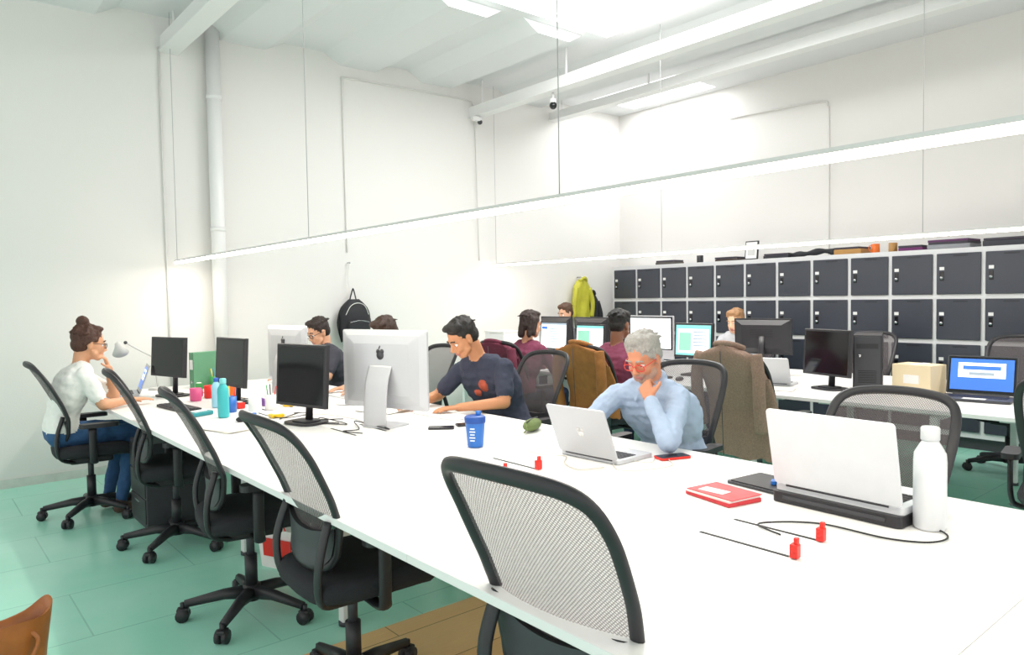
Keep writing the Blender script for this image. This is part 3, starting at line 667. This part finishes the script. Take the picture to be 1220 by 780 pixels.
cable([(2.3,2.5,z),(2.22,2.55,z),(2.18,2.42,z),(2.24,2.32,z),(2.14,2.22,z),(2.1,2.1,z),(2.2,2.05,z)],.0022,WC,'earphone_cable')
for (x0,y0) in ((1.95,3.95),(1.85,4.4),(1.8,5.3),(1.95,3.6)):
    pts=[(x0+random.uniform(-.15,.15),y0+random.uniform(-.2,.2),z+random.uniform(0,.01)) for _ in range(7)]
    cable(pts,.003,BC)
cable([(1.9,4.3,z),(2.0,4.2,z),(2.05,3.9,z),(2.02,3.75,z)],.0025,WC)
# ------------------------------------------------------------------ desk clutter
b=MB(); b.slab(0,0,.14,.42,.01,0,.012,WMETAL)
for r in range(4):
    for k in range(14): b.box((-.045+.03*r,-.19+.029*k,.0135),(.024,.023,.004),WHITE)
kb=b.mesh('keyboard'); place(kb,'keyboard',(2.5,3.66,.742),.05); place(kb,'keyboard',(2.5,4.9,.742),0)
b=MB(); b.slab(0,0,.14,.42,.01,0,.014,BLK)
for r in range(4):
    for k in range(14): b.box((-.045+.03*r,-.19+.029*k,.016),(.024,.023,.004),DGR)
kb2=b.mesh('keyboard'); place(kb2,'keyboard',(1.42,5.2,.742),.1); place(kb2,'keyboard',(4.98,4.1,.742),0); place(kb2,'keyboard',(4.98,5.1,.742),0)
b=MB(); b.ball((0,0,.012),(.05,.03,.02),BLK); ms=b.mesh('computer_mouse'); place(ms,'computer_mouse',(1.55,4.35,.742),.2); place(ms,'computer_mouse',(4.95,3.75,.742),.2)
def penpot(x,y,cols,z0=.742,m=None):
    b=MB(); b.lathe([(0,0),(.038,0),(.04,.1),(.036,.1),(.034,.006),(0,.006)],m or DGR)
    for i,c in enumerate(cols):
        a=i*2.1; b.cyl((.012*math.cos(a),.012*math.sin(a),.01),(.035*math.cos(a),.035*math.sin(a),.15+.01*(i%3)),.004,c,n=8)
    b.build('pen_pot',(x,y,z0))
YEL=mat('yellow_plastic','#f0c419',.4); GRN=mat('green_plastic','#3f9a52',.4); ORG=mat('orange_plastic','#e8722a',.4)
penpot(1.62,4.78,[RED,BLUE,YEL,GRN],m=BLUE); penpot(1.85,4.68,[RED,GRN,BLK],m=WMETAL); penpot(1.98,6.2,[RED,YEL,BLUE,BLK],m=GRN); penpot(5.6,5.9,[RED,BLUE])
def mug(x,y,m,z0=.742):
    b=MB(); b.lathe([(0,0),(.036,0),(.04,.005),(.04,.092),(.036,.092),(.035,.01),(0,.01)],m); b.tube(catmull([(.038,0,.075),(.062,0,.07),(.062,0,.03),(.038,0,.022)],4),.005,m,n=6); b.build('coffee_mug',(x,y,z0),random.uniform(0,6))
CHINA=mat('white_china','#f3f1ee',.25)
mug(1.72,4.62,CHINA); mug(1.75,5.6,RED); mug(1.95,5.7,BLUE); mug(5.1,3.4,CHINA); mug(1.62,5.5,mat('pink_plastic','#d8558a',.4)); mug(2.0,4.75,YEL)
b=MB(); b.box((0,0,.15),(.28,.06,.30),mat('green_binder_cloth','#5c8f6e',.6),bev=.003); b.box((-.14,0,.2),(.002,.04,.08),WHITE); b.cyl((-.1402,0,.06),(-.143,0,.06),.012,CHROME); b.build('ring_binder',(1.95,6.3,.742),.3)
for i,(x,y,a,c) in enumerate(((1.40,4.15,.2,'#ece9e0'),(2.35,4.1,.2,'#f0ede4'),(2.42,4.5,.5,'#f6f6f2'),(4.95,2.9,.3,'#f4f2ec'))):
    b=MB()
    for k in range(4): b.box((0,0,.001+.0014*k),(.21,.297,.001),mat('paper_%d'%(i%3),c,.8),rot=(0,0,a+.05*k))
    b.build('paper_stack',(x,y,.742))
for (x,y,m,s_) in ((1.72,4.9,RED,(.05,.08,.04)),(1.85,5.45,ORG,(.06,.05,.09)),(1.62,4.45,BLUE,(.05,.08,.03)),(1.42,4.78,mat('teal_book','#2f8f95',.5),(.15,.1,.025)),(1.72,5.75,GRN,(.05,.05,.1)),(1.75,4.35,YEL,(.08,.08,.02)),(1.9,4.9,mat('purple_box','#7a4a9a',.5),(.06,.09,.05))):
    b=MB(); b.box((0,0,s_[2]/2),s_,m,bev=.006); b.box((0,0,s_[2]+.002),(s_[0]*.6,s_[1]*.6,.004),WHITE,bev=.001); b.build('stationery_box',(x,y,.742),random.uniform(-.5,.5))
b=MB(); b.lathe([(0,0),(.075,0),(.075,.012),(.02,.02),(0,.02)],PIPE); b.cyl((0,0,.02),(-.04,0,.26),.007,PIPE,n=8); b.ball((-.04,0,.26),.014,DGR); b.cyl((-.04,0,.26),(-.05,-.26,.40),.007,PIPE,n=8); b.ball((-.05,-.26,.40),.014,DGR)
T=Matrix.Translation((-.06,-.30,.32))@Euler((.5,.3,0)).to_matrix().to_4x4(); b.lathe([(.0,.1),(.022,.095),(.03,.06),(.06,.0),(.056,.0),(.02,.07)],PIPE,T=T); b.build('desk_lamp',(1.62,6.5,.742),rad(-60))
b=MB(); b.box((0,0,.16),(.3,.3,.32),WMETAL,bev=.006); b.box((-.152,0,.2),(.004,.1,.06),DGR); b.box((0,0,.33),(.31,.31,.02),WEDGE,bev=.003); b.build('file_box',(5.2,6.35,.742),.1)
b=MB(); b.box((0,0,.13),(.25,.2,.26),WHITE,bev=.01); b.box((-.127,0,.12),(.004,.12,.05),DGR); b.build('file_box',(5.55,6.38,.742),-.1)
# ------------------------------------------------------------------ draped coats
def coat(name,x,y,rz,m,ztop=1.12,zbot=.45,wid=.26,seed=0,lining=None):
    b=MB(); rows=[]; NZ=26; NK=44
    for i in range(NZ+1):
        t=i/NZ; z=ztop-(ztop-zbot)*t
        w=wid*(min(1,(t/.09))**.5*.9+.1)*(1+.10*t); dp=.035+.035*min(1,t*4)
        cx=(xb(min(1.07,max(z,.55)))-.01)
        row=[]
        for k in range(NK):
            a=2*math.pi*k/NK; ca,sa=math.cos(a),math.sin(a)
            f=1+.35*min(1,t*2.5)*noise.noise(V((ca*2.2+seed,sa*2.2,t*1.3)))+.16*math.sin(a*7+seed+t*2)*t
            row.append((cx+dp*ca*f*(1.0),w*math.copysign(abs(sa)**.75,sa)*(1+.08*noise.noise(V((seed,t*4,sa*3)))),z+.02*noise.noise(V((ca*2,sa*3,seed+t)))*(1 if i else 0)-(.03*abs(sa) if t<.3 else .0)+(.04*noise.noise(V((ca*2,sa*2,seed))) if i==NZ else 0)))
        rows.append(row)
    b.grid(rows,m,closed=True); b.add(rows[0],[list(range(NK))[::-1]],m)
    xc=xb(1.05)
    b.tube(catmull([(xc+.04,-.1,ztop-.035),(xc-.03,-.07,ztop-.008),(xc-.045,0,ztop),(xc-.03,.07,ztop-.008),(xc+.04,.1,ztop-.035)],5),.018,m,n=8)
    for q in (-1,1):
        b.tube(catmull([(xc,wid*.86*q,ztop-.07),(xc-.01,wid*.97*q,ztop-.2),(xc-.0,wid*.97*q,ztop-.38),(xc+.03,wid*.93*q,ztop-.56)],6),[.045+.003*math.sin(j*1.7) for j in range(19)],m,n=12,ry=.04)
    b.tube([(xc-.075,0,ztop-.05),(xc-.03,.01,zbot+.02)],.003,lining or DGR,n=6)
    return b.build(name,(x,y,0),rz)
coat('brown_jacket',4.4,4.03,0,mat('brown_suede','#9a6433',.9,var=.3,scale=20,bump=.4,bscale=50),1.10,.5,.245,seed=3)
coat('tweed_coat',4.47,2.72,rad(-4),mat('tweed_brown','#93796a',.95,var=.35,scale=90,bump=.5,bscale=200),1.135,.38,.25,seed=8)
coat('maroon_cardigan',4.32,5.05,rad(8),mat('maroon_knit','#6c2c40',.95,var=.3,scale=60),1.08,.62,.235,seed=5)
def hung(name,x,y,m,ztop,zbot,w):
    b=MB(); rows=[]
    for i in range(19):
        t=i/18; z=ztop-(ztop-zbot)*t; ww=w*(.25+.75*min(1,t/.25)**.6)*(1-.12*t)
        row=[]
        for k in range(32):
            a=2*math.pi*k/32; f=1+.3*math.sin(5*a+3*t)*t+.3*noise.noise(V((math.cos(a)*2,math.sin(a)*2,t*3+ztop)))
            row.append((ww*math.cos(a)*(1+.08*noise.noise(V((t*6,math.cos(a),ztop)))),.05*math.sin(a)*f,z))
        rows.append(row)
    b.grid(rows,m,closed=True); b.add(rows[0],[list(range(32))],m); b.add(rows[-1],[list(range(32))[::-1]],m)
    for q in (-1,1): b.tube(catmull([(w*.7*q,-.02,ztop-.12),(w*1.0*q,-.03,ztop-.3),(w*.95*q,-.02,ztop-.5)],6),.035,m,n=10)
    b.tube(catmull([(-.06,-.03,ztop-.02),(0,-.06,ztop+.02),(.06,-.03,ztop-.02)],4),.02,m,n=8)
    b.cyl((0,.085,ztop+.03),(0,-.01,ztop+.03),.008,CHROME,n=8)
    return b.build(name,(x,y,0))
hung('lime_jacket',7.02,6.91,mat('lime_nylon','#bdb93a',.6,var=.25,bump=.3,bscale=20),1.68,1.15,.17)
hung('black_jacket',7.2,6.93,mat('black_wool','#2a2a2e',.9,var=.2),1.5,.95,.17)
BP=mat('black_nylon','#202126',.7,var=.2,scale=40,bump=.2,bscale=80)
b=MB()
rows=[]
for i in range(17):
    t=i/16; z=-.24+.48*t; s_=(1-abs(2*t-1)**4*.5)*(1 if t<.6 else 1-.35*((t-.6)/.4)**2)
    row=[]
    for k in range(28):
        a=2*math.pi*k/28; ca,sa=math.cos(a),math.sin(a); row.append((.17*s_*math.copysign(abs(ca)**.6,ca),.085*s_*math.copysign(abs(sa)**.6,sa),z))
    rows.append(row)
b.grid(rows,BP,closed=True); b.add(rows[0],[list(range(28))[::-1]],BP); b.add(rows[-1],[list(range(28))],BP)
b.box((0,-.09,-.09),(.24,.06,.22),BP,bev=.025,seg=3); b.tube(catmull([(-.11,-.122,.0),(0,-.125,.02),(.11,-.122,.0)],5),.003,CHROME,n=6); b.tube(catmull([(-.13,-.07,.08),(-.08,-.085,.17),(0,-.085,.2),(.08,-.085,.17),(.13,-.07,.08)],5),.0035,WEDGE,n=6)
b.tube(catmull([(-.04,.02,.22),(0,.03,.33),(.02,.04,.34),(.04,.02,.22)],6),.007,BP,n=6); b.tube(catmull([(-.02,.04,.28),(-.03,.06,.45),(-.01,.06,.62)],6),.004,WEDGE,n=6)
for q in (-1,1): b.tube(catmull([(.13*q,.02,.16),(.19*q,.0,.0),(.14*q,.02,-.2)],6),.014,BP,n=8,ry=.005)
b.cyl((-.01,.1,.62),(-.01,.05,.62),.008,CHROME,n=8); b.build('backpack',(3.63,6.885,1.22))
LT=mat('tan_leather','#a8632c',.3,var=.35,scale=14,bump=.3,bscale=30)
b=MB(); rows=[]
for i in range(15):
    t=i/14; z=.0+.27*t
    row=[]
    for k in range(36):
        a=2*math.pi*k/36; ca,sa=math.cos(a),math.sin(a); w=.15*(1+.25*t*t); dpt=.1*(1-.35*t)
        row.append((w*math.copysign(abs(ca)**.7,ca),dpt*math.copysign(abs(sa)**.7,sa)*(1+.15*noise.noise(V((ca*2,sa*2,t*3)))),z+(.05*abs(ca)**3*t**6)+.01*math.sin(3*a)*t))
    rows.append(row)
b.grid(rows,LT,closed=True); b.add(rows[0],[list(range(36))[::-1]],LT); b.add([(p[0]*.9,p[1]*.8,.2) for p in rows[-1]],[list(range(36))],mat('dark_lining','#3a2416',.9)); b.grid([rows[-1],[(p[0]*.93,p[1]*.85,p[2]-.004) for p in rows[-1]],[(p[0]*.9,p[1]*.8,.2) for p in rows[-1]]],LT,closed=True)
for q in (-1,1): b.tube(catmull([(-.09,.065*q,.23),(-.10,.095*q,.20),(-.05,.11*q,.14),(.05,.11*q,.14),(.10,.095*q,.2),(.09,.065*q,.23)],6),.008,LT,n=8)
b.build('leather_bag',(.23,3.26,0),rad(15))
b=MB(); b.box((0,0,.29),(.42,.38,.54),DGR,bev=.006)
for i in range(3): b.box((-.212,0,.13+.165*i),(.01,.36,.155),BLK,bev=.003); b.box((-.22,0,.18+.165*i),(.01,.1,.012),CHROME)
for qx in(-1,1):
    for qy in (-1,1): b.cyl((.16*qx,.14*qy-.012,.025),(.16*qx,.14*qy+.012,.025),.025,BLK,n=12)
b.build('drawer_pedestal',(1.36,5.17,0))
b=MB(); b.slab(0,0,.2,.3,.03,0,.22,mat('shopping_bag_white','#efe9e6',.6,var=.1),taper=1.15); b.box((-.118,0,.12),(.004,.2,.1),RED,rot=(0,-.07,0)); b.tube(catmull([(-.11,-.06,.21),(-.11,0,.3),(-.11,.06,.21)],5),.004,RED,n=6); b.build('shopping_bag',(1.62,3.85,0),.4)
# ------------------------------------------------------------------ items on the lockers
zt=1.842
def shelf_box(name,x,y,s_,c,extra=0,rz=0):
    b=MB(); b.box((0,0,s_[2]/2),s_,mat(name+c.strip('#'),c,.7,var=.15),bev=.004)
    for i in range(extra): b.box((random.uniform(-.01,.01),random.uniform(-.01,.01),s_[2]+.012+.022*i),(s_[0]*.95,s_[1]*.95,.02),mat('book_cov_%d'%i,['#3a3540','#5a2f5a','#d8d4cc','#34404a'][i%4],.6),rot=(0,0,random.uniform(-.1,.1)))
    b.build(name,(x,y,zt),rz)
shelf_box('cardboard_tray',7.6,3.55,(.25,.28,.05),'#b5894f',1); shelf_box('document_folder',7.6,2.6,(.3,.36,.04),'#8d8f94',2); shelf_box('document_folder',7.62,2.15,(.3,.35,.05),'#3a3b42',1); shelf_box('book_pile',7.6,2.95,(.2,.22,.03),'#6a2a62',1)
shelf_box('document_folder',7.6,4.35,(.25,.3,.03),'#2e2f36',1); shelf_box('document_folder',7.62,5.0,(.25,.3,.025),'#4a3f3a',1); shelf_box('book_pile',7.6,5.9,(.2,.3,.03),'#55504c',1)
b=MB(); b.box((0,0,.11),(.015,.17,.22),BLK,rot=(0,.12,0),bev=.002); b.box((-.0095,0,.112),(.004,.14,.19),WHITE,rot=(0,.12,0)); b.box((-.0125,0,.112),(.002,.09,.12),PIPE,rot=(0,.12,0)); b.box((.04,0,.07),(.004,.03,.15),BLK,rot=(0,-.35,0)); b.build('picture_frame',(7.6,4.72,zt))
mug(7.6,3.32,ORG,zt); mug(7.62,5.45,BLK,zt); mug(7.6,3.15,mat('wooden_cup','#b5894f',.6),zt)
b=MB(); b.tube(catmull([(0,-.25,.03),(0,-.1,.05),(0,.1,.03),(0,.25,.025)],6),[.03+.008*math.sin(i) for i in range(19)],BP,n=10); b.build('rolled_umbrella',(7.55,3.95,zt))
b=MB(); b.box((0,0,.08),(.3,.34,.16),mat('brown_crate','#7a5a34',.7,var=.2),bev=.004); b.box((-.151,0,.09),(.002,.25,.08),YEL); b.box((-.152,0,.1),(.002,.15,.03),BLK); b.build('storage_crate',(7.62,1.78,zt))
# ------------------------------------------------------------------ lighting
w=D.worlds.new('sky'); SC.world=w; w.use_nodes=True; bg=w.node_tree.nodes['Background']; bg.inputs[0].default_value=(1,.99,.975,1); bg.inputs[1].default_value=1.25
def area(name,loc,size,power,col,rot=(0,0,0)):
    l=D.lights.new(name,'AREA'); l.shape='RECTANGLE'; l.size,l.size_y=size; l.energy=power; l.color=col
    o=D.objects.new(name,l); COL.objects.link(o); o.location=loc; o.rotation_euler=rot; return o
area('skylight_daylight',(4.385,3.925,ZC+.05),(2.0,2.0),110,(1,.99,.98)); area('skylight_daylight',(7.35,5.95,ZC+.05),(.76,1.25),22,(.98,.99,1))
area('pendant_glow',(1.9,3.1,1.785),(.03,7.4),36,(1,.92,.8)); area('pendant_glow',(5.55,3.1,1.82),(.03,7.4),30,(1,.92,.8))
SC.view_settings.view_transform='Standard'; SC.view_settings.exposure=0.16; SC.view_settings.look='None'
